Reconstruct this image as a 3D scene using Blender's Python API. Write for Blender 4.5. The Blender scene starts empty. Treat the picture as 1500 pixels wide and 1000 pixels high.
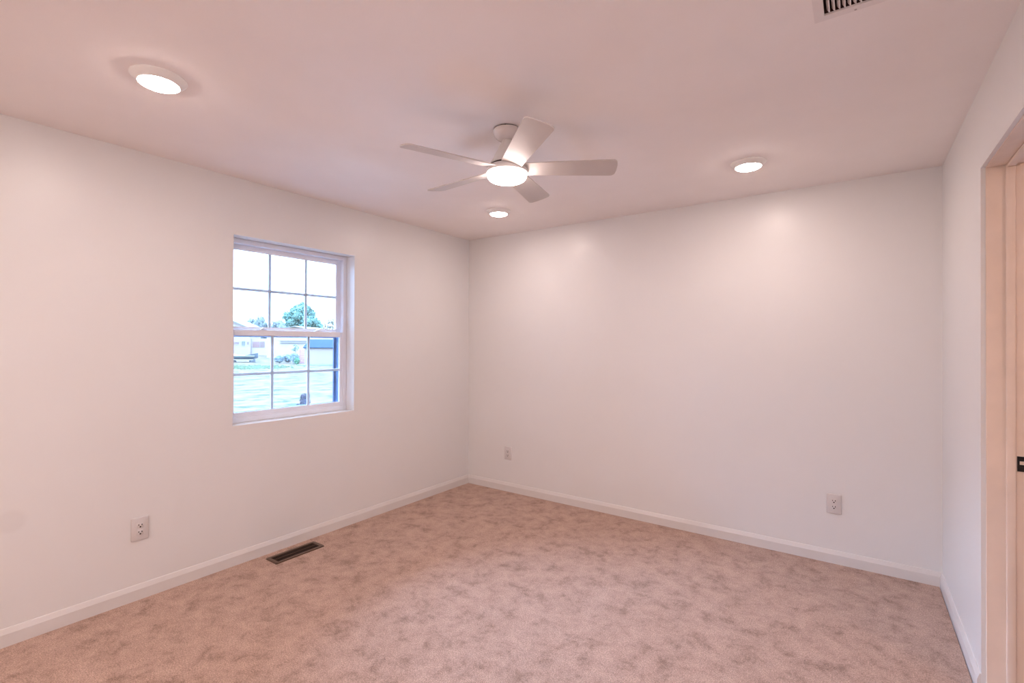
import bpy, bmesh, math, random
from mathutils import Vector, Matrix
R = math.radians
S = bpy.context.scene
COL = S.collection
rnd = random.Random(7)

# ------------------------------------------------------------------ camera
cam_d = bpy.data.cameras.new('camera')
cam_d.sensor_width = 36.0
cam_d.lens = 36.0 * 710.59 / 1500.0
cam_d.clip_start = 0.02
cam_d.clip_end = 1000
cam = bpy.data.objects.new('camera', cam_d)
COL.objects.link(cam)
cr, cu, cf = (Vector((0.81548427, 0.5787688, 0.00347521)), Vector((8.88070539e-05, -6.12950758e-03, 0.99998121)),
              Vector((-0.57877923, 0.81546864, 0.00504992)))
cam.matrix_world = Matrix(((cr.x, cu.x, -cf.x, 3.1887), (cr.y, cu.y, -cf.y, -3.7382), (cr.z, cu.z, -cf.z, 1.3959), (0, 0, 0, 1)))
S.camera = cam

# ------------------------------------------------------------------ exposure / view
S.view_settings.view_transform = 'Standard'
S.view_settings.look = 'None'
S.view_settings.exposure = 0.25
S.view_settings.gamma = 1.0
S.view_settings.use_curve_mapping = False

# ------------------------------------------------------------------ sky: bright overcast, brighter and bluer overhead
w = bpy.data.worlds.new('overcast_sky')
S.world = w
w.use_nodes = True
nt = w.node_tree
nt.nodes.clear()
def N(t, kind, **kw):
    n = t.nodes.new(kind)
    for k, v in kw.items():
        setattr(n, k, v)
    return n
out = N(nt, 'ShaderNodeOutputWorld'); bg = N(nt, 'ShaderNodeBackground')
tc = N(nt, 'ShaderNodeTexCoord'); sep = N(nt, 'ShaderNodeSeparateXYZ')
ramp = N(nt, 'ShaderNodeValToRGB')
ramp.color_ramp.elements[0].position = 0.0; ramp.color_ramp.elements[0].color = (1.656, 2.550, 4.050, 1)
ramp.color_ramp.elements[1].position = 0.85; ramp.color_ramp.elements[1].color = (4.320, 6.900, 11.340, 1)
e = ramp.color_ramp.elements.new(0.18); e.color = (2.088, 3.250, 5.198, 1)
e = ramp.color_ramp.elements.new(0.40); e.color = (3.312, 5.200, 8.370, 1)
cl = N(nt, 'ShaderNodeTexNoise'); cl.inputs['Scale'].default_value = 6; cl.inputs['Detail'].default_value = 5
cr2 = N(nt, 'ShaderNodeValToRGB')
cr2.color_ramp.elements[0].position = 0.35; cr2.color_ramp.elements[0].color = (0.93, 0.95, 0.99, 1)
cr2.color_ramp.elements[1].position = 0.6; cr2.color_ramp.elements[1].color = (1.05, 1.05, 1.04, 1)
mul = N(nt, 'ShaderNodeMix', data_type='RGBA', blend_type='MULTIPLY'); mul.inputs[0].default_value = 1
nt.links.new(tc.outputs['Generated'], sep.inputs[0]); nt.links.new(sep.outputs['Z'], ramp.inputs[0])
nt.links.new(tc.outputs['Generated'], cl.inputs['Vector']); nt.links.new(cl.outputs[0], cr2.inputs[0])
nt.links.new(ramp.outputs[0], mul.inputs[6]); nt.links.new(cr2.outputs[0], mul.inputs[7])
nt.links.new(mul.outputs[2], bg.inputs[0]); bg.inputs[1].default_value = 1.5
nt.links.new(bg.outputs[0], out.inputs[0])

# hazy sun behind thin cloud, beyond the houses: soft daylight through the window
sun_d = bpy.data.lights.new('hazy_sun', 'SUN')
sun_d.energy = 18.0
sun_d.angle = R(55)
sun_d.color = (0.72, 1.06, 1.62)
sun = bpy.data.objects.new('hazy_sun', sun_d)
COL.objects.link(sun)
sun.rotation_euler = Vector((1.62, 0.10, -1.40)).to_track_quat('-Z', 'Y').to_euler()

# lamp strengths and colours (the lamps themselves are built below)
LAMP = 140.0
LAMP_COL = (1.0, 0.82, 0.755)
REAR_FILL = 265.0  # unseen lights added behind the camera as fill
FAN_LAMP = 28.0
HALL_LAMP = 225.0
HALL_COL = (1.0, 0.60, 0.40)

# ------------------------------------------------------------------ materials
def mat(name, color, rough=0.5, spec=0.5, metal=0.0, noise=0.0, nscale=20.0, bump=0.0, bscale=200.0):
    m = bpy.data.materials.new(name); m.use_nodes = True
    t = m.node_tree; b = t.nodes['Principled BSDF']
    b.inputs['Roughness'].default_value = rough
    b.inputs['Specular IOR Level'].default_value = spec
    b.inputs['Metallic'].default_value = metal
    b.inputs['Base Color'].default_value = (*color, 1)
    c = N(t, 'ShaderNodeTexCoord')
    if noise:
        n = N(t, 'ShaderNodeTexNoise'); n.inputs['Scale'].default_value = nscale; n.inputs['Detail'].default_value = 4
        r = N(t, 'ShaderNodeValToRGB')
        r.color_ramp.elements[0].position = 0.3; r.color_ramp.elements[1].position = 0.7
        r.color_ramp.elements[0].color = (*[x * (1 - noise) for x in color], 1)
        r.color_ramp.elements[1].color = (*[min(1, x * (1 + noise)) for x in color], 1)
        t.links.new(c.outputs['Object'], n.inputs['Vector']); t.links.new(n.outputs[0], r.inputs[0])
        t.links.new(r.outputs[0], b.inputs['Base Color'])
    if bump:
        n = N(t, 'ShaderNodeTexNoise'); n.inputs['Scale'].default_value = bscale; n.inputs['Detail'].default_value = 3
        bp = N(t, 'ShaderNodeBump'); bp.inputs['Strength'].default_value = bump; bp.inputs['Distance'].default_value = 0.002
        t.links.new(c.outputs['Object'], n.inputs['Vector']); t.links.new(n.outputs[0], bp.inputs['Height'])
        t.links.new(bp.outputs[0], b.inputs['Normal'])
    return m

WALLC = (0.775, 0.765, 0.76)
M = {}
M['wall'] = mat('wall_paint', WALLC, 0.34, 0.4, noise=0.008, nscale=3, bump=0.06, bscale=260)
M['ceiling'] = mat('ceiling_paint', (0.95, 0.9, 0.885), 0.75, 0.25, noise=0.01, nscale=5, bump=0.08, bscale=220)
M['trim'] = mat('trim_paint', (0.72, 0.69, 0.675), 0.3, 0.5, noise=0.01, nscale=12)
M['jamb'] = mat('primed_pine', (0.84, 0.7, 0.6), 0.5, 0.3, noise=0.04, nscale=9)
M['vinyl'] = mat('window_vinyl', (0.81, 0.84, 0.92), 0.35, 0.5, noise=0.008, nscale=14)
M['grid'] = mat('window_grid_vinyl', (0.72, 0.76, 0.83), 0.4, 0.4, noise=0.01, nscale=14)
M['white_plastic'] = mat('white_plastic', (0.66, 0.62, 0.61), 0.35, 0.5, noise=0.008, nscale=30)
M['slot'] = mat('socket_slot_dark', (0.03, 0.02, 0.02), 0.7, 0.2, noise=0.1, nscale=60)
M['fan'] = mat('fan_white', (0.74, 0.72, 0.71), 0.4, 0.5, noise=0.008, nscale=25)
M['blade'] = mat('fan_blade_white', (0.62, 0.575, 0.555), 0.45, 0.4, noise=0.01, nscale=25)
M['canopy'] = mat('fan_gloss_white', (0.74, 0.67, 0.65), 0.16, 0.55, noise=0.008, nscale=25)
M['gap'] = mat('shadow_gap_dark', (0.05, 0.035, 0.03), 0.8, 0.1, noise=0.1, nscale=60)
M['brown_metal'] = mat('brown_register_metal', (0.1, 0.056, 0.034), 0.45, 0.5, noise=0.12, nscale=60)
M['louver'] = mat('brown_louver', (0.055, 0.03, 0.02), 0.5, 0.4, noise=0.12, nscale=60)
M['duct'] = mat('duct_dark', (0.012, 0.007, 0.005), 0.8, 0.2, noise=0.15, nscale=20)
M['vent'] = mat('vent_white', (0.86, 0.81, 0.80), 0.75, 0.2, noise=0.01, nscale=30)
M['vent_duct'] = mat('vent_duct_dark', (0.05, 0.025, 0.022), 0.8, 0.2, noise=0.15, nscale=20)
M['screw'] = mat('screw_head', (0.5, 0.44, 0.43), 0.35, 0.5, metal=0.4, noise=0.05, nscale=200)
M['black_metal'] = mat('black_metal', (0.012, 0.009, 0.009), 0.35, 0.5, metal=0.2, noise=0.1, nscale=80)
M['screen_frame'] = mat('dark_screen_frame', (0.045, 0.07, 0.13), 0.45, 0.4, noise=0.08, nscale=40)
M['ext_trim'] = mat('exterior_siding', (0.55, 0.55, 0.56), 0.6, 0.3, noise=0.03, nscale=8)
M['shed_wall'] = mat('shed_white_wall', (0.293, 0.227, 0.207), 0.7, 0.2, noise=0.02, nscale=2)
M['shed_roof'] = mat('shed_blue_roof', (0.029, 0.048, 0.07), 1.0, 0.0, noise=0.10, nscale=1.5)
M['house'] = mat('house_white_siding', (0.372, 0.307, 0.268), 0.7, 0.2, noise=0.02, nscale=2)
M['house_pale'] = mat('house_pale_siding', (0.343, 0.279, 0.244), 0.7, 0.2, noise=0.03, nscale=2)
M['roof_pale'] = mat('pale_roof', (0.187, 0.184, 0.164), 0.7, 0.2, noise=0.03, nscale=2)
M['roof_white'] = mat('white_metal_roof', (0.144, 0.137, 0.114), 0.6, 0.3, noise=0.02, nscale=2)
M['pane_grey'] = mat('far_window_grey', (0.199, 0.13, 0.114), 0.3, 0.5, noise=0.08, nscale=2)
M['pane_green'] = mat('far_window_green', (0.153, 0.155, 0.122), 0.3, 0.5, noise=0.15, nscale=2)
M['pane_pink'] = mat('far_window_pink', (0.244, 0.135, 0.118), 0.3, 0.5, noise=0.1, nscale=2)
M['boat'] = mat('boat_blue_grey', (0.074, 0.09, 0.101), 0.4, 0.5, noise=0.15, nscale=2)
M['boat_white'] = mat('boat_white', (0.384, 0.362, 0.297), 0.4, 0.5, noise=0.02, nscale=2)
M['gate'] = mat('pinkish_boards', (0.382, 0.204, 0.198), 0.7, 0.2, noise=0.06, nscale=3)
M['bark'] = mat('bark', (0.05, 0.05, 0.055), 0.85, 0.1, noise=0.2, nscale=4)
M['leaf_teal'] = mat('leaf_teal_green', (0.137, 0.227, 0.187), 0.7, 0.2, noise=0.35, nscale=0.5)
M['leaf_pale'] = mat('leaf_pale_grey_green', (0.16, 0.148, 0.111), 0.8, 0.1, noise=0.10, nscale=0.4)
M['leaf_haze'] = mat('leaf_far_haze_tint', (0.16, 0.175, 0.169), 0.8, 0.1, noise=0.10, nscale=0.2)  # distance haze put into the leaf colour
M['leaf_blue'] = mat('leaf_blue_grey', (0.163, 0.207, 0.22), 0.7, 0.2, noise=0.3, nscale=2)
M['leaf_green'] = mat('leaf_bright_green', (0.106, 0.255, 0.145), 0.7, 0.2, noise=0.3, nscale=2)
M['leaf_dark'] = mat('leaf_dark_blue', (0.042, 0.038, 0.056), 0.7, 0.2, noise=0.25, nscale=8)
M['concrete'] = mat('pale_concrete', (0.6, 0.6, 0.59), 0.85, 0.2, noise=0.06, nscale=3)
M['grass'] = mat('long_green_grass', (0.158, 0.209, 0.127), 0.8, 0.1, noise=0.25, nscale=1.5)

def smudge(m, pos, rad, amt):
    """a faint round grease mark on the paint"""
    t = m.node_tree; b = t.nodes['Principled BSDF']
    src = b.inputs['Base Color'].links[0].from_socket
    c = N(t, 'ShaderNodeTexCoord'); d = N(t, 'ShaderNodeVectorMath', operation='DISTANCE'); d.inputs[1].default_value = pos
    mr = N(t, 'ShaderNodeMapRange', interpolation_type='SMOOTHSTEP')
    mr.inputs[1].default_value = rad * 0.55; mr.inputs[2].default_value = rad; mr.inputs[3].default_value = amt; mr.inputs[4].default_value = 0
    mx = N(t, 'ShaderNodeMix', data_type='RGBA'); mx.inputs[7].default_value = (0.55, 0.52, 0.51, 1)
    t.links.new(c.outputs['Object'], d.inputs[0]); t.links.new(d.outputs['Value'], mr.inputs[0])
    t.links.new(mr.outputs[0], mx.inputs[0]); t.links.new(src, mx.inputs[6]); t.links.new(mx.outputs[2], b.inputs['Base Color'])
M['wall_left'] = M['wall'].copy(); M['wall_left'].name = 'wall_paint_with_smudge'
smudge(M['wall_left'], (0, -3.245, 0.566), 0.065, 0.16)

def emis(name, col, strength):
    m = bpy.data.materials.new(name); m.use_nodes = True
    t = m.node_tree; t.nodes.clear()
    o = N(t, 'ShaderNodeOutputMaterial'); e = N(t, 'ShaderNodeEmission')
    e.inputs[0].default_value = (*col, 1); e.inputs[1].default_value = strength
    t.links.new(e.outputs[0], o.inputs[0]); return m
M['lamp'] = emis('lamp_diffuser', LAMP_COL, LAMP)
M['fan_lamp'] = emis('fan_lamp_glass', LAMP_COL, FAN_LAMP)
M['rear_fill'] = emis('rear_fill_diffuser', LAMP_COL, REAR_FILL)
M['hall_lamp'] = emis('hall_lamp_diffuser', HALL_COL, HALL_LAMP)

def glass():
    m = bpy.data.materials.new('window_glass'); m.use_nodes = True
    t = m.node_tree; t.nodes.clear()
    o = N(t, 'ShaderNodeOutputMaterial'); tr = N(t, 'ShaderNodeBsdfTransparent'); g = N(t, 'ShaderNodeBsdfGlossy')
    g.inputs['Roughness'].default_value = 0.02
    tr.inputs[0].default_value = (0.97, 0.985, 0.98, 1)
    f = N(t, 'ShaderNodeFresnel'); f.inputs[0].default_value = 1.45; mx = N(t, 'ShaderNodeMixShader')
    t.links.new(f.outputs[0], mx.inputs[0]); t.links.new(tr.outputs[0], mx.inputs[1]); t.links.new(g.outputs[0], mx.inputs[2])
    t.links.new(mx.outputs[0], o.inputs[0]); return m
M['glass'] = glass()

def translucent_trim():
    m = bpy.data.materials.new('lamp_trim_white'); m.use_nodes = True
    t = m.node_tree; b = t.nodes['Principled BSDF']; b.inputs['Base Color'].default_value = (0.82, 0.81, 0.80, 1); b.inputs['Roughness'].default_value = 0.4
    o = t.nodes['Material Output']; tl = N(t, 'ShaderNodeBsdfTranslucent'); tl.inputs[0].default_value = (0.9, 0.85, 0.8, 1)
    mx = N(t, 'ShaderNodeMixShader'); mx.inputs[0].default_value = 0.004
    t.links.new(b.outputs[0], mx.inputs[1]); t.links.new(tl.outputs[0], mx.inputs[2]); t.links.new(mx.outputs[0], o.inputs[0]); return m
M['lamp_trim'] = translucent_trim()

def mesh_screen():
    m = bpy.data.materials.new('insect_mesh'); m.use_nodes = True
    t = m.node_tree; t.nodes.clear()
    o = N(t, 'ShaderNodeOutputMaterial'); tr = N(t, 'ShaderNodeBsdfTransparent'); d = N(t, 'ShaderNodeBsdfDiffuse')
    d.inputs[0].default_value = (0.25, 0.27, 0.3, 1); mx = N(t, 'ShaderNodeMixShader'); mx.inputs[0].default_value = 0.05
    t.links.new(tr.outputs[0], mx.inputs[1]); t.links.new(d.outputs[0], mx.inputs[2]); t.links.new(mx.outputs[0], o.inputs[0]); return m
M['insect_mesh'] = mesh_screen()

def carpet():
    m = bpy.data.materials.new('beige_cut_pile_carpet'); m.use_nodes = True
    t = m.node_tree; b = t.nodes['Principled BSDF']; L = t.links.new
    b.inputs['Roughness'].default_value = 0.95; b.inputs['Specular IOR Level'].default_value = 0.05
    b.inputs['Sheen Weight'].default_value = 0.15; b.inputs['Sheen Roughness'].default_value = 0.6
    c = N(t, 'ShaderNodeTexCoord')
    def noise(scale, det, rough=0.5, dist=0.0):
        n = N(t, 'ShaderNodeTexNoise'); n.inputs['Scale'].default_value = scale; n.inputs['Detail'].default_value = det
        n.inputs['Roughness'].default_value = rough; n.inputs['Distortion'].default_value = dist
        L(c.outputs['Object'], n.inputs['Vector']); return n.outputs[0]
    big = noise(8.5, 12, 0.80, 0.2)          # brushed and trodden pile, hand-sized patches, shading partly in the colour
    r1 = N(t, 'ShaderNodeValToRGB'); es = r1.color_ramp.elements
    es[0].position = 0.38; es[0].color = (0.320, 0.202, 0.156, 1)
    es[1].position = 0.61; es[1].color = (0.573, 0.390, 0.315, 1)
    x = es.new(0.47); x.color = (0.469, 0.310, 0.245, 1)
    L(big, r1.inputs[0])
    tuft = noise(175.0, 3, 0.8)             # yarn tufts, their shading put into the colour
    r2 = N(t, 'ShaderNodeValToRGB'); es = r2.color_ramp.elements
    es[0].position = 0.36; es[0].color = (0.60, 0.58, 0.565, 1); es[1].position = 0.64; es[1].color = (1.32, 1.32, 1.33, 1)
    L(tuft, r2.inputs[0])
    mx = N(t, 'ShaderNodeMix', data_type='RGBA', blend_type='MULTIPLY'); mx.inputs[0].default_value = 1
    L(r1.outputs[0], mx.inputs[6]); L(r2.outputs[0], mx.inputs[7]); L(mx.outputs[2], b.inputs['Base Color'])
    add = N(t, 'ShaderNodeMath', operation='MULTIPLY_ADD'); add.inputs[1].default_value = 0.5
    L(big, add.inputs[0]); L(tuft, add.inputs[2])
    bp = N(t, 'ShaderNodeBump'); bp.inputs['Strength'].default_value = 0.7; bp.inputs['Distance'].default_value = 0.006
    L(add.outputs[0], bp.inputs['Height']); L(bp.outputs[0], b.inputs['Normal'])
    return m
M['carpet'] = carpet()

def lawn():
    m = bpy.data.materials.new('patchy_dry_lawn'); m.use_nodes = True
    t = m.node_tree; b = t.nodes['Principled BSDF']; L = t.links.new
    b.inputs['Roughness'].default_value = 1.0; b.inputs['Specular IOR Level'].default_value = 0.0
    c = N(t, 'ShaderNodeTexCoord'); mp = N(t, 'ShaderNodeMapping')
    mp.inputs['Rotation'].default_value = (0, 0, -R(35.4)); mp.inputs['Scale'].default_value = (0.42, 0.36, 1)
    L(c.outputs['Object'], mp.inputs[0])
    n = N(t, 'ShaderNodeTexNoise'); n.inputs['Scale'].default_value = 2.6; n.inputs['Detail'].default_value = 8; n.inputs['Roughness'].default_value = 0.76
    L(mp.outputs[0], n.inputs['Vector'])
    r = N(t, 'ShaderNodeValToRGB'); es = r.color_ramp.elements
    es[0].position = 0.42; es[0].color = (0.044, 0.058, 0.038, 1)
    es[1].position = 0.56; es[1].color = (0.122, 0.088, 0.069, 1)
    x = es.new(0.48); x.color = (0.092, 0.076, 0.056, 1)
    L(n.outputs[0], r.inputs[0]); L(r.outputs[0], b.inputs['Base Color'])
    return m
M['lawn'] = lawn()

# ------------------------------------------------------------------ mesh helpers
def box(bm, x0, x1, y0, y1, z0, z1, bevel=0.0, seg=2, mx=None):
    g = bmesh.ops.create_cube(bm, size=1.0)
    vs = g['verts']
    for v in vs:
        v.co = Vector(((x0 + x1) / 2 + v.co.x * (x1 - x0), (y0 + y1) / 2 + v.co.y * (y1 - y0), (z0 + z1) / 2 + v.co.z * (z1 - z0)))
    if mx is not None:
        for v in vs: v.co = mx @ v.co
    if bevel:
        es = list({e for v in vs for e in v.link_edges})
        bmesh.ops.bevel(bm, geom=es, offset=bevel, segments=seg, affect='EDGES', profile=0.5)

def lathe(bm, prof, cx=0, cy=0, seg=64, cap0=False, cap1=False):
    rings = []
    for r, z in prof:
        rings.append([bm.verts.new((cx + r * math.cos(2 * math.pi * i / seg), cy + r * math.sin(2 * math.pi * i / seg), z)) for i in range(seg)])
    for a, b in zip(rings, rings[1:]):
        for i in range(seg):
            bm.faces.new((a[i], a[(i + 1) % seg], b[(i + 1) % seg], b[i]))
    if cap0: bm.faces.new(rings[0])
    if cap1: bm.faces.new(list(reversed(rings[-1])))

def prism(bm, pts, vec):
    """closed polygon pushed along vec"""
    a = [bm.verts.new(p) for p in pts]; b = [bm.verts.new(Vector(p) + Vector(vec)) for p in pts]
    n = len(a)
    bm.faces.new(a); bm.faces.new(list(reversed(b)))
    for i in range(n):
        bm.faces.new((a[i], b[i], b[(i + 1) % n], a[(i + 1) % n]))

def slab_hole(bm, axis, lo, hi, us, vs, hole=(1, 1)):
    """slab between lo and hi on axis; us, vs = 4 (or 2) break values; the middle cell is left open"""
    def P(a, u, v):
        return {0: (a, u, v), 1: (u, a, v), 2: (u, v, a)}[axis]
    nu, nv = len(us) - 1, len(vs) - 1
    cache = {}
    def V(a, i, j):
        k = (a, i, j)
        if k not in cache: cache[k] = bm.verts.new(P(a, us[i], vs[j]))
        return cache[k]
    solid = lambda i, j: 0 <= i < nu and 0 <= j < nv and (i, j) != hole
    for i in range(nu):
        for j in range(nv):
            if not solid(i, j): continue
            for a in (lo, hi):
                bm.faces.new((V(a, i, j), V(a, i + 1, j), V(a, i + 1, j + 1), V(a, i, j + 1)))
            for di, dj, e in ((-1, 0, ((i, j), (i, j + 1))), (1, 0, ((i + 1, j), (i + 1, j + 1))), (0, -1, ((i, j), (i + 1, j))), (0, 1, ((i, j + 1), (i + 1, j + 1)))):
                if not solid(i + di, j + dj):
                    (p, q), (r_, s) = e
                    bm.faces.new((V(lo, p, q), V(lo, r_, s), V(hi, r_, s), V(hi, p, q)))

def obj(name, bm, m, parent=None, smooth=False, loc=None):
    bmesh.ops.recalc_face_normals(bm, faces=bm.faces)
    me = bpy.data.meshes.new(name); bm.to_mesh(me); bm.free()
    me.materials.append(m)
    if smooth:
        me.polygons.foreach_set('use_smooth', [True] * len(me.polygons))
        try: me.set_sharp_from_angle(angle=R(35))
        except Exception: pass
    o = bpy.data.objects.new(name, me); COL.objects.link(o)
    if loc is not None: o.location = loc
    if parent is not None: o.parent = parent
    return o
def B(): return bmesh.new()
def tag(o, label=None, cat=None, group=None, kind=None):
    if label: o['label'] = label
    if cat: o['category'] = cat
    if group: o['group'] = group
    if kind: o['kind'] = kind
    return o
def thing(name, label, cat, loc=(0, 0, 0), rz=0, group=None):
    o = bpy.data.objects.new(name, None); COL.objects.link(o); o.empty_display_size = 0.1
    o.location = loc; o.rotation_euler = (0, 0, rz); return tag(o, label, cat, group)
def struct(name, label, cat, bm, m, smooth=False):
    return tag(obj(name, bm, m, smooth=smooth), label, cat, kind='structure')
def sthing(name, label, cat, loc=(0, 0, 0)):
    return tag(thing(name, label, cat, loc), kind='structure')
def copy_tree(o, parent=None):
    c = o.copy(); COL.objects.link(c)
    if parent is not None: c.parent = parent
    for ch in list(o.children): copy_tree(ch, c)
    return c

# ------------------------------------------------------------------ room shell
W, H, YB = 3.5965, 2.44, -5.90           # room x 0..W, y YB..0, z 0..H
WT = 0.115
DY0, DY1, DZ = -1.92, -1.06, 2.11        # doorway in the right wall
OY0, OY1, OZ0, OZ1 = -2.269, -1.369, 0.875, 2.079   # window opening in the left wall
HX = 5.25                                # far side of the hall
bm = B(); slab_hole(bm, 0, -0.20, 0.0, [YB - WT, OY0, OY1, WT], [-0.05, OZ0, OZ1, H])
struct('wall_left', 'white painted wall with the window', 'wall', bm, M['wall_left'])
bm = B(); box(bm, 0, W, 0, WT, -0.05, H); struct('wall_back', 'long plain white wall facing the camera, with two outlets', 'wall', bm, M['wall'])
bm = B(); slab_hole(bm, 0, W, W + WT, [YB - WT, DY0, DY1, WT], [-0.05, 0.0, DZ, H], hole=(1, 1))
bmesh.ops.delete(bm, geom=[f for f in bm.faces if all(DY0 - 1e-4 < v.co.y < DY1 + 1e-4 and v.co.z < 0.001 for v in f.verts)], context='FACES_ONLY')
struct('wall_right', 'white wall on the right with the doorway', 'wall', bm, M['wall'])
bm = B(); box(bm, 0, W, YB - WT, YB, -0.05, H); struct('wall_front', 'white wall behind the camera', 'wall', bm, M['wall'])
VX0, VX1, VY0, VY1 = 3.106, 3.268, -2.234, -1.924
bm = B(); slab_hole(bm, 2, H, H + 0.12, [-0.20, VX0, VX1, W + WT], [YB - WT, VY0, VY1, WT])
struct('ceiling', 'white painted ceiling', 'ceiling', bm, M['ceiling'])
bm = B(); box(bm, 0.0, W - 0.0155, YB, 0.0, -0.045, 0.0); box(bm, W - 0.0155, W + WT, DY0 + 0.02, DY1 - 0.02, -0.045, 0.0)
struct('floor', 'wall-to-wall beige carpet with mottled pile', 'floor', bm, M['carpet'])

def baseboard(name, label, a, b, inward):
    """moulding from a to b (2D points on the wall), inward = unit normal into the room"""
    bm = B(); A, Bv, n = Vector((*a, 0)), Vector((*b, 0)), Vector((*inward, 0))
    prof = [(0, -0.045), (0.0125, -0.045), (0.0125, 0.0575), (0.0115, 0.0600), (0.0055, 0.0800), (0.004, 0.0824), (0, 0.0824)]
    prism(bm, [A + n * t + Vector((0, 0, z)) for t, z in prof], Bv - A)
    return struct(name, label, 'baseboard', bm, M['trim'])
baseboard('baseboard_left', 'white moulded baseboard along the window wall', (0, YB), (0, 0), (1, 0))
baseboard('baseboard_back', 'white moulded baseboard along the back wall', (0.004, 0), (W - 0.004, 0), (0, -1))
baseboard('baseboard_right', 'white moulded baseboard along the right wall up to the doorway', (W, DY1 + 0.001), (W, 0), (-1, 0))
baseboard('baseboard_front', 'white moulded baseboard behind the camera', (0.013, YB), (W, YB), (0, 1))

# hall seen through the doorway
bm = B(); box(bm, W + WT, HX, -3.2, 0.4, -0.045, 0.0); struct('floor_hall', 'beige carpet in the hall beyond the doorway', 'floor', bm, M['carpet'])
bm = B(); box(bm, HX, HX + 0.1, -3.2, 0.4, -0.05, H); box(bm, W + WT, HX + 0.1, 0.4, 0.5, -0.05, H); box(bm, W + WT, HX + 0.1, -3.3, -3.2, -0.05, H)
struct('wall_hall', 'white hall wall beyond the doorway', 'wall', bm, M['wall'])
bm = B(); box(bm, W + WT, HX + 0.1, -3.3, 0.5, H, H + 0.1); struct('ceiling_hall', 'white hall ceiling beyond the doorway', 'ceiling', bm, M['ceiling'])

# ------------------------------------------------------------------ doorway jamb with strike plate
d = sthing('door_1', 'doorway in the right wall, pale wooden jamb with black strike plate', 'doorway', (W, DY1, 0))
JX0, JX1 = 0.0145, WT + 0.002            # relative to wall face
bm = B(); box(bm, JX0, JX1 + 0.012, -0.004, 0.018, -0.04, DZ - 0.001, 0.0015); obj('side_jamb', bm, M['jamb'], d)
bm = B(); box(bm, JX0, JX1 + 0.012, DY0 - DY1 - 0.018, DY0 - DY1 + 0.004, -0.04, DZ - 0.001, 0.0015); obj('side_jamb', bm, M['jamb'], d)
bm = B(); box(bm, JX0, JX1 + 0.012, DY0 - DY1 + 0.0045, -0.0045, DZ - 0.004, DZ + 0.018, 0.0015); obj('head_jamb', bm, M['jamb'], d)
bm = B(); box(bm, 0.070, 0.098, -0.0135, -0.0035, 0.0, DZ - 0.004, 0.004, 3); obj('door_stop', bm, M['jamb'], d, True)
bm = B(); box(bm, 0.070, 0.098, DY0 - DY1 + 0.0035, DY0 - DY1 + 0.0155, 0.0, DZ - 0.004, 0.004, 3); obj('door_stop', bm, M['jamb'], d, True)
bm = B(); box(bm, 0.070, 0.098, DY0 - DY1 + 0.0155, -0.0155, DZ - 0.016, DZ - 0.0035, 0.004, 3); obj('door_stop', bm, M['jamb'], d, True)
# strike plate: a black plate with a mortise hole and a lip
bm = B()
px0, px1, pz0, pz1 = 0.1015, 0.1315, 0.909, 0.967
slab_hole(bm, 1, -0.0065, -0.0038, [px0, px0 + 0.0065, px0 + 0.021, px1], [pz0, pz0 + 0.026, pz0 + 0.040, pz1])
box(bm, px0 + 0.0095, px0 + 0.021, -0.0075, -0.0062, pz0 + 0.0145, pz0 + 0.0165)
sp = obj('strike_plate', bm, M['black_metal'], d); tag(sp, 'black metal strike plate')
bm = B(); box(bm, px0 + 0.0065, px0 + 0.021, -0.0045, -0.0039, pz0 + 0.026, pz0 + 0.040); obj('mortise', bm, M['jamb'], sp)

# ------------------------------------------------------------------ window
wn = sthing('window_1', 'white vinyl double-hung window with six-pane grids in the left wall', 'window', (0, (OY0 + OY1) / 2, 0))
HW = (OY1 - OY0) / 2                      # half width .45
def ring(bm, x0, x1, y0, y1, z0, z1, l, r, b, t, bevel=0.002):
    box(bm, x0, x1, y0, y0 + l, z0, z1, bevel); box(bm, x0, x1, y1 - r, y1, z0, z1, bevel)
    box(bm, x0, x1, y0 + l - 0.0005, y1 - r + 0.0005, z0, z0 + b, bevel); box(bm, x0, x1, y0 + l - 0.0005, y1 - r + 0.0005, z1 - t, z1, bevel)
bm = B(); ring(bm, -0.215, -0.096, -HW, HW, OZ0, OZ1, 0.027, 0.027, 0.036, 0.032, 0.003)
# parting stops and sash tracks
for s in (-1, 1):
    box(bm, -0.1405, -0.1375, s * 0.4225 - 0.006, s * 0.4225 + 0.006, OZ0 + 0.03, OZ1 - 0.03)
    box(bm, -0.104, -0.0965, s * 0.4205 - 0.0035, s * 0.4205 + 0.0035, OZ0 + 0.035, OZ1 - 0.03, 0.001)
obj('frame', bm, M['vinyl'], wn)
def sash(name, x0, x1, z0, z1, zb, zt, gx, gz, gy=0.1365, hw=0.389):
    s = bpy.data.objects.new(name, None); COL.objects.link(s); s.parent = wn; s.empty_display_size = 0.1
    bm = B(); ring(bm, x0, x1, -0.420, 0.420, z0, z1, 0.4205 - hw, 0.4205 - hw, zb - z0, z1 - zt, 0.003)
    # glazing bead round the glass
    ring(bm, gx + 0.0061, x1 - 0.004, -hw - 0.0025, hw + 0.0025, zb - 0.003, zt + 0.003, 0.006, 0.006, 0.006, 0.006, 0.001)
    obj('sash_frame', bm, M['vinyl'], s)
    bm = B(); box(bm, gx - 0.006, gx + 0.006, -hw, hw, zb - 0.0005, zt + 0.0005); obj('glass', bm, M['glass'], s)
    bm = B()
    for y in (-gy, gy): box(bm, gx - 0.0035, gx + 0.0035, y - 0.010, y + 0.010, zb, zt, 0.0015)
    box(bm, gx - 0.0034, gx + 0.0034, -hw, hw, gz - 0.010, gz + 0.010, 0.0015)
    obj('muntin_grid', bm, M['grid'], s)
    return s
sash('upper_sash', -0.1645, -0.1415, 1.452, OZ1 - 0.030, 1.502, 2.0145, -0.157, 1.757)
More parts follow.
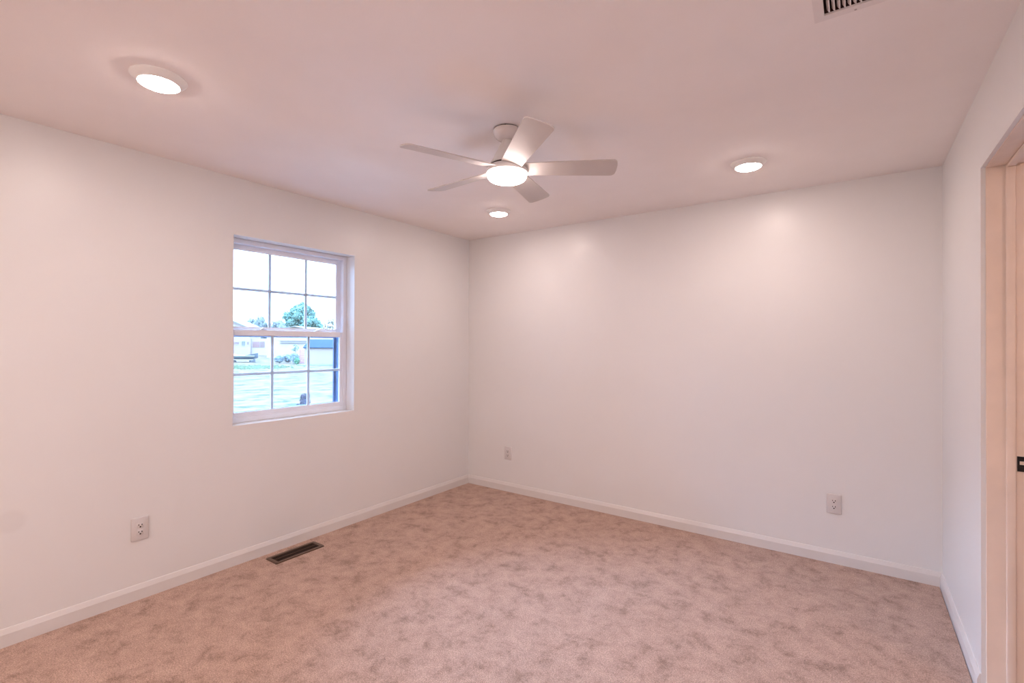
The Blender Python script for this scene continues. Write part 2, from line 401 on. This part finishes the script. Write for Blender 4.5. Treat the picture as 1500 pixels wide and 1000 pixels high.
low = sash('lower_sash', -0.1265, -0.1035, OZ0 + 0.034, 1.483, 0.9385, 1.446, -0.119, 1.190, hw=0.3985)
for y in (-0.205, 0.215):
    bm = B(); box(bm, -0.134, -0.108, y - 0.030, y + 0.030, 1.4825, 1.4875, 0.002)
    box(bm, -0.130, -0.112, y - 0.012, y + 0.012, 1.487, 1.4945, 0.003); box(bm, -0.124, -0.098, y - 0.004, y + 0.024, 1.4925, 1.498, 0.002)
    obj('sash_lock', bm, M['vinyl'], low)
sc = bpy.data.objects.new('insect_screen', None); COL.objects.link(sc); sc.parent = wn; sc['label'] = 'dark framed half screen outside the lower sash'
bm = B(); ring(bm, -0.198, -0.186, -0.4225, 0.4225, OZ0 + 0.037, 1.4515, 0.026, 0.026, 0.024, 0.014, 0.001); obj('screen_frame', bm, M['screen_frame'], sc)
for sgn in (-1, 1):
    bm = B(); box(bm, -0.199, -0.1275, sgn * 0.4185 - 0.0045, sgn * 0.4185 + 0.0045, OZ0 + 0.037, 1.4505); obj('screen_shade_strip', bm, M['screen_frame'], sc)  # dark strips standing in for shade in the jamb channel
bm = B(); box(bm, -0.1925, -0.1915, -0.405, 0.405, OZ0 + 0.058, 1.44); obj('screen_mesh', bm, M['insect_mesh'], sc)

# ------------------------------------------------------------------ electrical outlets
def outlet(label, loc, rz):
    t = thing('electrical_outlet', label, 'outlet', loc, rz, 'duplex outlets low on the walls')
    # local frame: +Y points into the room, X along the wall
    bm = B(); box(bm, -0.0405, 0.0405, -0.001, 0.0075, -0.0625, 0.0625, 0.0045, 3)
    obj('cover_plate', bm, M['white_plastic'], t, True)
    bm = B(); box(bm, -0.0165, 0.0165, 0.006, 0.0090, -0.0335, 0.0335, 0.0012, 2)
    box(bm, -0.0135, 0.0135, 0.008, 0.0097, 0.0055, 0.0315, 0.0006); box(bm, -0.0135, 0.0135, 0.008, 0.0097, -0.0315, -0.0055, 0.0006)
    rc = obj('receptacle', bm, M['white_plastic'], t, True)
    for z in (0.0195, -0.0185):
        bm = B()
        box(bm, -0.0090, -0.0052, 0.0088, 0.0100, z - 0.002, z + 0.0065); box(bm, 0.0052, 0.0090, 0.0088, 0.0100, z - 0.001, z + 0.006)
        g = bmesh.ops.create_cone(bm, cap_ends=True, segments=16, radius1=0.0040, radius2=0.0040, depth=0.0007,
                                  matrix=Matrix.Translation((0, 0.00965, z - 0.0085)) @ Matrix.Rotation(R(90), 4, 'X'))
        obj('socket_slots', bm, M['slot'], rc)
    return t
outlet('white outlet on the left wall below and left of the window', (0, -2.749, 0.383), -R(90))
outlet('small far white outlet on the back wall near the room corner', (0.496, 0, 0.361), R(180))
outlet('white outlet near the right end of the back wall', (3.072, 0, 0.379), R(180))

# ------------------------------------------------------------------ floor register
t = thing('floor_register', 'brown metal floor register set in the carpet below the window', 'floor vent', (0.142, -1.926, 0.0))
fx, fy, ox, oy = 0.064, 0.170, 0.044, 0.147
bm = B(); slab_hole(bm, 2, 0.0005, 0.0065, [-fx, -ox, ox, fx], [-fy, -oy, oy, fy])
bmesh.ops.bevel(bm, geom=[e for e in bm.edges if all(v.co.z > 0.006 for v in e.verts) and all(abs(abs(v.co.x) - fx) < 1e-5 for v in e.verts)
                          or all(v.co.z > 0.006 for v in e.verts) and all(abs(abs(v.co.y) - fy) < 1e-5 for v in e.verts)], offset=0.004, segments=2, affect='EDGES')
obj('register_frame', bm, M['brown_metal'], t)
bm = B(); box(bm, -ox, ox, -oy, oy, 0.0006, 0.0016); obj('duct_opening', bm, M['duct'], t)
n = 34
for k in range(n):
    y = -oy + (k + 0.5) * 2 * oy / n
    bm = B(); box(bm, -ox, ox, -0.0009, 0.0009, -0.0019, 0.0019, mx=Matrix.Translation((0, y, 0.0039)) @ Matrix.Rotation(R(28), 4, 'X'))
    obj('louver', bm, M['louver'], t)
bm = B(); box(bm, -0.0015, 0.0015, -oy, oy, 0.0018, 0.0058); obj('centre_rib', bm, M['brown_metal'], t)

# ------------------------------------------------------------------ ceiling supply vent
t = thing('ceiling_vent', 'white louvered air vent on the ceiling at the top edge', 'air vent', ((VX0 + VX1) / 2, (VY0 + VY1) / 2, H))
hx, hy = (VX1 - VX0) / 2, (VY1 - VY0) / 2
bm = B(); slab_hole(bm, 2, -0.0055, -0.0003, [-hx - 0.027, -hx + 0.0005, hx - 0.0005, hx + 0.027], [-hy - 0.027, -hy + 0.0005, hy - 0.0005, hy + 0.027])
obj('vent_frame', bm, M['vent'], t)
bm = B()
slab_hole(bm, 2, 0.001, 0.10, [-hx + 0.0006, -hx + 0.0016, hx - 0.0016, hx - 0.0006], [-hy + 0.0006, -hy + 0.0016, hy - 0.0016, hy - 0.0006])
box(bm, -hx + 0.001, hx - 0.001, -hy + 0.001, hy - 0.001, 0.095, 0.10)
obj('duct_boot', bm, M['vent_duct'], t)
n = 12
for k in range(n):
    x = -hx + (k + 0.72) * 2 * hx / n
    bm = B()
    # curved blade: lower lip nearly flat, upper part steep
    pts = []
    for i in range(6):
        a = i / 5
        pts.append((x + 0.0052 - 0.0105 * a + 0.002 * a * a, -0.0035 + 0.013 * a ** 1.25))
    out_ = [Vector((px, -hy + 0.006, pz)) for px, pz in pts] + [Vector((px + 0.0011, -hy + 0.006, pz + 0.0003)) for px, pz in reversed(pts)]
    prism(bm, out_, (0, 2 * hy - 0.012, 0))
    obj('louver', bm, M['vent'], t)
for s in (1, -1):
    bm = B(); lathe(bm, [(0.0005, -0.0075), (0.0028, -0.007), (0.0038, -0.0053)], 0, s * (hy + 0.020), 20, cap0=True); obj('screw', bm, M['screw'], t, True)

# ------------------------------------------------------------------ recessed ceiling lights
def downlight(label, x, y, lamp='lamp', group='round recessed lights in the ceiling'):
    t = thing('recessed_light', label, 'ceiling light', (x, y, H), 0, group)
    bm = B(); lathe(bm, [(0.0940, 0.0004), (0.095, -0.003), (0.093, -0.0065), (0.088, -0.0105), (0.079, -0.0185), (0.0735, -0.0245), (0.0705, -0.0265), (0.0675, -0.0262), (0.0665, -0.0235), (0.0660, -0.020)], seg=72)
    obj('trim_ring', bm, M['lamp_trim'], t, True)
    bm = B(); lathe(bm, [(0.0662, -0.0215), (0.0655, -0.0265), (0.0640, -0.0290), (0.0580, -0.0318), (0.044, -0.0338), (0.022, -0.0346)], seg=72, cap1=True)
    obj('diffuser', bm, M[lamp], t, True)
    return t
L1 = downlight('largest recessed light, at upper left of the ceiling near the window wall', 0.945, -2.99)
def dup(o, label, x, y):
    c = copy_tree(o); c.location = (x, y, H); c['label'] = label; return c
dup(L1, 'recessed light on the right side of the ceiling by the back wall', 2.683, -0.688)
dup(L1, 'small recessed light near the far corner, just below the ceiling fan lamp', 0.896, -0.695)
dup(L1, 'recessed light above and in front of the camera', 2.683, -2.99)
L5 = downlight('added fill light behind the camera, nearest the window wall', 0.55, -5.0, 'rear_fill')  # this rear row is added, unseen, to fill the room with light
dup(L5, 'added fill light behind the camera, second from the window wall', 1.40, -5.0)
dup(L5, 'added fill light behind the camera, second from the doorway wall', 2.20, -5.0)
dup(L5, 'added fill light behind the camera, nearest the doorway wall', 3.05, -5.0)
downlight('warm recessed light in the hall beyond the doorway', 4.80, -1.95, 'hall_lamp', 'hall lights')

# ------------------------------------------------------------------ ceiling fan
FX, FY = 1.8015, -1.8305
fan = thing('ceiling_fan', 'white five-blade ceiling fan with lit round lamp', 'ceiling fan', (FX, FY, H))
zc = lambda v: 2.386 + (v - 2.372) * (2.4397 - 2.386) / (2.4397 - 2.372) - H    # canopy
z = lambda v: 1.396 + (v - 1.396) * 1.0142 - H
bm = B(); lathe(bm, [(0.062, zc(2.4397)), (0.062, zc(2.4325))], seg=64, cap0=True); obj('canopy_gap', bm, M['gap'], fan)
bm = B(); lathe(bm, [(0.060, zc(2.4330)), (0.0665, zc(2.4335)), (0.0680, zc(2.4315)), (0.0685, zc(2.426)), (0.0675, zc(2.414)), (0.064, zc(2.402)), (0.058, zc(2.391)), (0.049, zc(2.381)), (0.038, zc(2.3745)), (0.028, zc(2.372))], seg=72, cap1=True)
can = obj('canopy', bm, M['canopy'], fan, True)
bm = B(); box(bm, -0.004, 0.004, -0.004, 0.004, zc(2.4335) - 0.001, zc(2.4335) + 0.002, mx=Matrix.Translation((0.031, -0.058, 0.0))); obj('canopy_screw', bm, M['gap'], can)
bm = B(); lathe(bm, [(0.024, z(2.374)), (0.026, z(2.366)), (0.031, z(2.356)), (0.048, z(2.322)), (0.068, z(2.282)), (0.0845, z(2.2565)), (0.0850, z(2.2535)), (0.074, z(2.2530))], seg=72, cap1=True)
obj('motor_housing', bm, M['fan'], fan, True)
bm = B(); lathe(bm, [(0.0795, z(2.2535)), (0.0795, z(2.244))], seg=64); obj('housing_gap', bm, M['gap'], fan)
bm = B(); lathe(bm, [(0.070, z(2.2455)), (0.0840, z(2.2458)), (0.0885, z(2.2440)), (0.0955, z(2.236)), (0.0990, z(2.227)), (0.1000, z(2.2170)), (0.0990, z(2.2140)), (0.085, z(2.2135))], seg=72, cap0=True, cap1=True)
obj('blade_hub', bm, M['fan'], fan, True)
bm = B(); lathe(bm, [(0.090, z(2.2140)), (0.090, z(2.2100))], seg=64); obj('lamp_gap', bm, M['gap'], fan)
bm = B(); lathe(bm, [(0.088, z(2.2105)), (0.0945, z(2.2105)), (0.0960, z(2.208)), (0.0960, z(2.202)), (0.0938, z(2.193)), (0.0875, z(2.1845)), (0.076, z(2.1785)), (0.054, z(2.1750)), (0.025, z(2.174))], seg=72, cap1=True)
tag(obj('lamp_glass', bm, M['fan_lamp'], fan, True), 'glowing white round lamp glass')
def blade_bm(ang):
    bm = B()
    r0, r1 = 0.081, 0.526
    pts = []
    hw = lambda r: 0.049 + (0.0645 - 0.049) * ((r - r0) / (r1 - r0)) ** 0.9
    nseg = 12
    lo = [(r0 + (r1 - 0.03 - r0) * i / nseg) for i in range(nseg + 1)]
    low_e = [(r, -hw(r)) for r in lo]
    up_e = [(r, hw(r)) for r in lo]
    def arc(cx, cy, rad, a0, a1, n=7):
        return [(cx + rad * math.cos(R(a0 + (a1 - a0) * i / n)), cy + rad * math.sin(R(a0 + (a1 - a0) * i / n))) for i in range(n + 1)]
    h = hw(r1 - 0.03)
    tip = arc(r1 - 0.024, -h + 0.024, 0.024, -90, -8) + [(r1 + 0.003, -h * 0.3), (r1 + 0.003, h * 0.3)] + arc(r1 - 0.024, h - 0.024, 0.024, 8, 90)
    outl = low_e + tip + list(reversed(up_e))
    th = 0.0055
    a = [bm.verts.new((x, y, -th / 2)) for x, y in outl]; b = [bm.verts.new((x, y, th / 2)) for x, y in outl]
    bm.faces.new(a); bm.faces.new(list(reversed(b)))
    for i in range(len(a)):
        j = (i + 1) % len(a); bm.faces.new((a[i], a[j], b[j], b[i]))
    bmesh.ops.transform(bm, verts=bm.verts, matrix=Matrix.Rotation(ang, 4, 'Z') @ Matrix.Translation((0, 0, z(2.234))) @ Matrix.Rotation(R(-13.5), 4, 'X'))
    return bm
for k in range(5):
    obj('blade', blade_bm(0.5604 - k * 2 * math.pi / 5), M['blade'], fan)

# ------------------------------------------------------------------ the yard outside
YAW = 0.61724
def yard(lat, depth, z=0.0):
    """yard frame: depth measured away from the house corner, lat to the right"""
    return Vector((3.189 + lat * math.cos(YAW) - depth * math.sin(YAW), -3.738 + lat * math.sin(YAW) + depth * math.cos(YAW), z))
GZ = -0.80
bm = B()
prism(bm, [(-0.20, -60, GZ - 0.3), (-0.20, 120, GZ - 0.3), (-260, 260, GZ - 0.3), (-260, -60, GZ - 0.3)], (0, 0, 0.3))
struct('ground', 'patchy pale dry lawn with green tufts outside the window', 'ground', bm, M['lawn'])

def ymesh(name, boxes, m, parent, root_mx):
    bm = B()
    for b_ in boxes: box(bm, *b_)
    return obj(name, bm, m, parent)
def ything(name, label, cat, lat, depth, group=None):
    return thing(name, label, cat, yard(lat, depth, GZ), YAW, group)

bm = B(); box(bm, -3.4, -0.20, -9.0, 4.0, GZ - 0.1, GZ + 0.06, 0.01)  # unseen slab added to bounce daylight in through the window
struct('bounce_slab', 'unseen pale concrete slab added along the outside wall to bounce daylight', 'bounce_slab', bm, M['concrete'])
# shed with blue roof (local: x to the right, y away, z up)
s = ything('shed', 'low white shed with blue roof at right through the lower sash', 'shed', -18.7, 50.5)
bm = B(); box(bm, -2.25, 2.25, -1.5, 1.5, 0, 1.80); obj('wall', bm, M['shed_wall'], s)
bm = B(); prism(bm, [(-2.35, -1.65, 1.78), (-2.35, 0, 2.60), (-2.35, 1.65, 1.78), (-2.35, 1.65, 1.70), (-2.35, -1.65, 1.70)], (4.7, 0, 0)); obj('roof', bm, M['shed_roof'], s)
tag(obj('shade_grass_strip', (lambda b_: (box(b_, -2.6, 2.4, -2.6, -1.52, 0.0, 0.08), b_)[1])(B()), M['grass'], None, loc=yard(-18.7, 50.5, GZ)), 'strip of green grass standing in for shade in front of the blue-roofed shed', 'grass', kind='stuff').rotation_euler = (0, 0, YAW)  # stands in for the shade at the foot of the shed

gp = B()
gr_ = random.Random(21)
for _ in range(900):
    x, y = gr_.gauss(0, 1.3), gr_.gauss(0, 1.1); a = gr_.uniform(0, math.pi); hgt = gr_.uniform(0.05, 0.16); wd = gr_.uniform(0.10, 0.22)
    dx, dy = math.cos(a) * wd, math.sin(a) * wd
    gp.faces.new([gp.verts.new((x - dx, y - dy, 0)), gp.verts.new((x + dx, y + dy, 0)), gp.verts.new((x + dx * 0.5, y + dy * 0.5, hgt)), gp.verts.new((x - dx * 0.5, y - dy * 0.5, hgt))])
gpo = obj('grass_patch', gp, M['grass'], None, loc=yard(-23.4, 43.0, GZ)); gpo.rotation_euler = (0, 0, YAW)
tag(gpo, 'patch of longer green grass on the lawn in front of the boat', 'grass', kind='stuff')

# white house behind the hedge
h = ything('house', 'white house with a low gable roof behind the hedge', 'house', -31.8, 74.0)
bm = B(); prism(bm, [(-4.6, -2, 0), (4.0, -2, 0), (4.0, -2, 3.75), (-0.35, -2, 4.62), (-4.6, -2, 3.70)], (0, 8, 0)); obj('wall', bm, M['house'], h)
bm = B(); prism(bm, [(-4.9, -2.4, 3.60), (-0.35, -2.4, 4.60), (4.3, -2.4, 3.66), (4.3, -2.4, 3.80), (-0.35, -2.4, 4.76), (-4.9, -2.4, 3.74)], (0, 8.8, 0)); obj('roof', bm, M['roof_white'], h)
bm = B(); box(bm, -2.6, 1.5, -2.16, -2.0, 2.20, 2.28); box(bm, -2.6, 1.5, -2.16, -2.0, 2.50, 2.56); obj('trim_board', bm, M['roof_pale'], h)

h = ything('house', 'pale house with a sloping roof and a row of windows at far left', 'house', -48.3, 86.0)
bm = B(); prism(bm, [(-6.5, 0, 0), (1.9, 0, 0), (1.9, 0, 4.75), (-3.2, 0, 6.9), (-6.5, 0, 5.5)], (0, 3.6, 0)); obj('wall', bm, M['house_pale'], h)
bm = B(); prism(bm, [(-6.9, -0.5, 5.35), (-3.2, -0.5, 6.9), (2.3, -0.5, 4.60), (2.3, -0.5, 4.80), (-3.2, -0.5, 7.12), (-6.9, -0.5, 5.57)], (0, 4.6, 0)); obj('roof', bm, M['roof_pale'], h)
bm = B(); box(bm, 1.9, 6.2, 0.5, 3.4, 0, 3.0); obj('wing', bm, M['house'], h)
for x0, x1, z0, z1, mm in ((-1.5, 0.05, 1.85, 2.45, 'pane_grey'), (0.3, 1.1, 1.6, 2.6, 'pane_green'), (1.3, 1.75, 1.8, 2.5, 'pane_grey')):
    bm = B(); ring(bm, -0.06, 0.0, x0, x1, z0, z1, 0.08, 0.08, 0.08, 0.08)
    bmesh.ops.transform(bm, verts=bm.verts, matrix=Matrix.Rotation(R(90), 4, 'Z') @ Matrix.Scale(-1, 4, (0, 1, 0)))
    wf = obj('window', bm, M['house'], h)
    bm = B(); box(bm, x0 + 0.05, x1 - 0.05, -0.03, -0.004, z0 + 0.05, z1 - 0.05); obj('pane', bm, M[mm], wf)
for x0, x1, mm in ((2.1, 3.3, 'pane_pink'), (3.4, 4.2, 'pane_grey')):
    bm = B(); box(bm, x0, x1, 0.44, 0.498, 1.42, 2.45); obj('window', bm, M[mm], h)

# boat lying on the grass
bt = ything('boat', 'low blue-grey boat with raised ends lying on the grass at left', 'boat', -30.8, 55.5)
bm = B(); nb = 24; rows = []
for i in range(nb + 1):
    u = -1 + 2 * i / nb
    x = 1.75 * u; wv = 0.75 * (1 - abs(u) ** 2.6) + 0.03; top = 0.78 + 0.42 * max(0, abs(u) - 0.25) ** 1.4; bot = 0.28 + 0.25 * abs(u) ** 3
    rows.append([bm.verts.new((x, -wv, top)), bm.verts.new((x, -wv * 0.92, (top + bot) / 2)), bm.verts.new((x, -wv * 0.5, bot)), bm.verts.new((x, wv * 0.5, bot)),
                 bm.verts.new((x, wv * 0.92, (top + bot) / 2)), bm.verts.new((x, wv, top))])
for a, b_ in zip(rows, rows[1:]):
    for i in range(6): bm.faces.new((a[i], a[(i + 1) % 6], b_[(i + 1) % 6], b_[i]))
bm.faces.new(rows[0]); bm.faces.new(rows[-1]); obj('hull', bm, M['boat'], bt, True)
bm = B(); box(bm, -1.72, 1.72, -0.80, -0.70, 0.70, 0.76, 0.01); box(bm, -1.5, 1.5, -0.74, -0.55, 0.26, 0.34, 0.01); obj('rub_rail', bm, M['boat_white'], bt)
for x0 in (-1.2, 1.0):
    bm = B(); box(bm, x0, x0 + 0.2, -0.5, 0.5, 0, 0.34); obj('support_block', bm, M['boat'], bt)

# pinkish board gate
g = ything('board_gate', 'small pinkish gate of horizontal boards beside the shed', 'gate', -22.3, 52.0)
bm = B()
for k in range(6): box(bm, -0.42, 0.42, -0.02, 0.02, 0.06 + k * 0.245, 0.27 + k * 0.245, 0.006)
obj('boards', bm, M['gate'], g)
bm = B(); box(bm, -0.47, -0.42, -0.04, 0.04, 0, 1.55); obj('post', bm, M['gate'], g)
bm = B(); box(bm, 0.42, 0.47, -0.04, 0.04, 0, 1.55); obj('post', bm, M['gate'], g)

# foliage
def crown_bm(blobs, leaves, leaf, seed, lump=1):
    """lumpy crown: rough blobs wrapped in small leaf clusters"""
    q = random.Random(seed); bm = B()
    for cx, cy, cz, rx, ry, rz in blobs:
        if lump:
            g = bmesh.ops.create_icosphere(bm, subdivisions=2, radius=1.0)
            for v in g['verts']:
                k = 0.66 + 0.3 * q.random()
                v.co = Vector((cx + v.co.x * rx * k, cy + v.co.y * ry * k, cz + v.co.z * rz * k))
    tot = sum(b_[3] * b_[5] for b_ in blobs)
    for cx, cy, cz, rx, ry, rz in blobs:
        for _ in range(int(leaves * rx * rz / tot)):
            d_ = Vector((q.gauss(0, 1), q.gauss(0, 1), q.gauss(0, 1))).normalized(); k = 0.72 + 0.36 * q.random()
            c = Vector((cx + d_.x * rx * k, cy + d_.y * ry * k, cz + d_.z * rz * k))
            u = Vector((q.gauss(0, 1), q.gauss(0, 1), q.gauss(0, 1))).normalized(); v = u.cross(d_ + Vector((0.01, 0.02, 0.03))).normalized()
            sz = leaf * (0.6 + 0.8 * q.random())
            bm.faces.new([bm.verts.new(c + u * sz), bm.verts.new(c + v * sz * 0.6), bm.verts.new(c - u * sz), bm.verts.new(c - v * sz * 0.6)])
    return bm
def trunk_bm(h_, r_):
    bm = B(); lathe(bm, [(r_ * 1.3, 0), (r_, h_ * 0.15), (r_ * 0.8, h_ * 0.6), (r_ * 0.5, h_)], seg=10, cap0=True, cap1=True); return bm
def plant(name, label, cat, lat, depth, blobs, leaves, leaf, m, seed, trunk=None, group=None, lump=1, tr='trunk'):
    o = ything(name, label, cat, lat, depth, group)
    bm = crown_bm(blobs, leaves, leaf, seed, lump)
    obj('foliage', bm, M[m], o)
    if trunk: obj(tr, trunk_bm(*trunk), M['bark'], o, True)
    return o
# big round tree behind the white house
q = random.Random(3); bl = [(0, 0, 6.4, 2.5, 2.3, 2.2), (-0.2, 0, 8.3, 1.5, 1.4, 1.2)]
for k in range(15):
    a = 2 * math.pi * k / 15 + q.uniform(-.15, .15); rr = 2.45 + q.uniform(-.25, .35); zz = 6.1 + q.uniform(-1.3, 1.3)
    if math.sin(a) > 0.6: zz -= 0.2
    bl.append((rr * math.cos(a), rr * math.sin(a) * 0.9, zz, 0.95, 0.95, 0.9))
for k in range(8):
    a = 2 * math.pi * k / 8; bl.append((1.5 * math.cos(a) - 0.1, 1.5 * math.sin(a), 7.7 + q.uniform(-.3, .5), 0.85, 0.85, 0.8))
bl += [(-1.0, -0.3, 8.9, 0.6, 0.6, 0.5), (0.9, -0.2, 8.7, 0.6, 0.6, 0.5), (0.05, 0, 9.4, 0.65, 0.6, 0.5)]
plant('tree', 'large round blue-green tree rising behind the white house', 'tree', -38.8, 90.0, bl, 9000, 0.20, 'leaf_teal', 11, (5.5, 0.28))
plant('tree', 'thin pale sapling-like tree to the right of the large round tree', 'tree', -35.8, 94.0,
      [(0, 0, 4.6, 1.4, 1.2, 1.0), (0.5, 0, 5.9, 0.8, 0.8, 0.8), (-0.7, 0, 5.2, 0.7, 0.7, 0.7), (0.9, 0, 6.6, 0.5, 0.5, 0.5), (1.3, 0, 5.2, 0.6, 0.6, 0.7)], 420, 0.17, 'leaf_pale', 12, (5.5, 0.07), lump=0)
# far tree line with haze-tinted leaves
for k, (lat, zc, rx, rz, lab) in enumerate(((-86.0, 6.2, 3.2, 3.4, 'pale distant tree at the left end of the far tree line'),
        (-81.6, 6.6, 2.3, 3.8, 'pale distant tree with a humped top above the left house roof'),
        (-78.4, 6.4, 2.4, 4.2, 'tallest pale distant tree left of the first window grid bar'),
        (-75.2, 5.8, 2.8, 3.4, 'pale distant tree seen behind the first window grid bar'),
        (-71.6, 5.6, 2.3, 3.7, 'pale distant tree just left of the large round tree'))):
    rr = random.Random(40 + k); rx *= 1.2; rz *= 1.12
    bl = [(0, 0, zc, rx, rx, rz)] + [(rr.uniform(-1, 1) * rx * 0.8, rr.uniform(-.5, .5) * rx, zc + rr.uniform(-0.2, 0.75) * rz, rx * 0.45, rx * 0.45, rz * 0.32) for _ in range(7)]
    plant('tree', lab, 'tree', lat * (150.0 + 16.0 * (k % 2)) / 150.0, 150.0 + 16.0 * (k % 2), bl, 700, 0.28, 'leaf_haze', 60 + k, (4.5, 0.25), group='trees of the far tree line')
# hedge in front of the white house
for k, (lat, dp, rx, hz, m_, lab) in enumerate(((-25.1, 52.4, 0.55, 0.98, 'leaf_blue', 'leftmost blue-grey bush of the hedge by the white house'),
        (-24.75, 53.6, 0.50, 1.02, 'leaf_blue', 'blue-grey bush under the thin sapling in the hedge'),
        (-23.35, 52.2, 0.42, 1.14, 'leaf_blue', 'tallest blue-grey bush of the hedge, beside the green bush'),
        (-22.6, 51.0, 0.30, 0.74, 'leaf_green', 'small bright green bush between the hedge and the pinkish gate'))):
    rr = random.Random(70 + k)
    bl = [(0, 0, hz * 0.45, rx, rx * 0.8, hz * 0.45)] + [(rr.uniform(-.7, .7) * rx, rr.uniform(-.5, .5) * rx, hz * rr.uniform(0.5, 0.8), rx * 0.45, rx * 0.45, hz * 0.22) for _ in range(6)]
    plant('bush', lab, 'bush', lat, dp, bl, 420, 0.07, m_, 80 + k, (hz * 0.4, 0.03), 'bushes of the hedge', tr='stem')
plant('sapling', 'thin green sapling standing up out of the hedge', 'sapling', -24.7, 55.4,
      [(-0.15, 0, 1.45, 0.38, 0.3, 0.18), (0.12, 0, 1.75, 0.22, 0.2, 0.25), (-0.1, 0, 1.95, 0.2, 0.2, 0.12)], 150, 0.07, 'leaf_teal', 91, (1.9, 0.025), lump=0)
plant('sapling', 'dark sapling showing above the pinkish gate', 'sapling', -22.5, 53.6,
      [(0, 0, 1.95, 0.28, 0.25, 0.35), (0.15, 0, 2.2, 0.2, 0.2, 0.2)], 200, 0.07, 'leaf_blue', 92, (1.9, 0.03), lump=0)
small = plant('bush', 'small dark two-lobed bush on the lawn at the bottom of the window', 'bush', -7.13, 16.8,
      [(-0.02, 0, 0.14, 0.13, 0.12, 0.14), (-0.07, 0, 0.27, 0.065, 0.06, 0.09), (0.045, 0, 0.29, 0.07, 0.06, 0.10), (-0.05, 0, 0.05, 0.17, 0.12, 0.06)], 520, 0.022, 'leaf_dark', 93, (0.2, 0.02), tr='stem')
small.scale = (1.35, 1.35, 1.25)
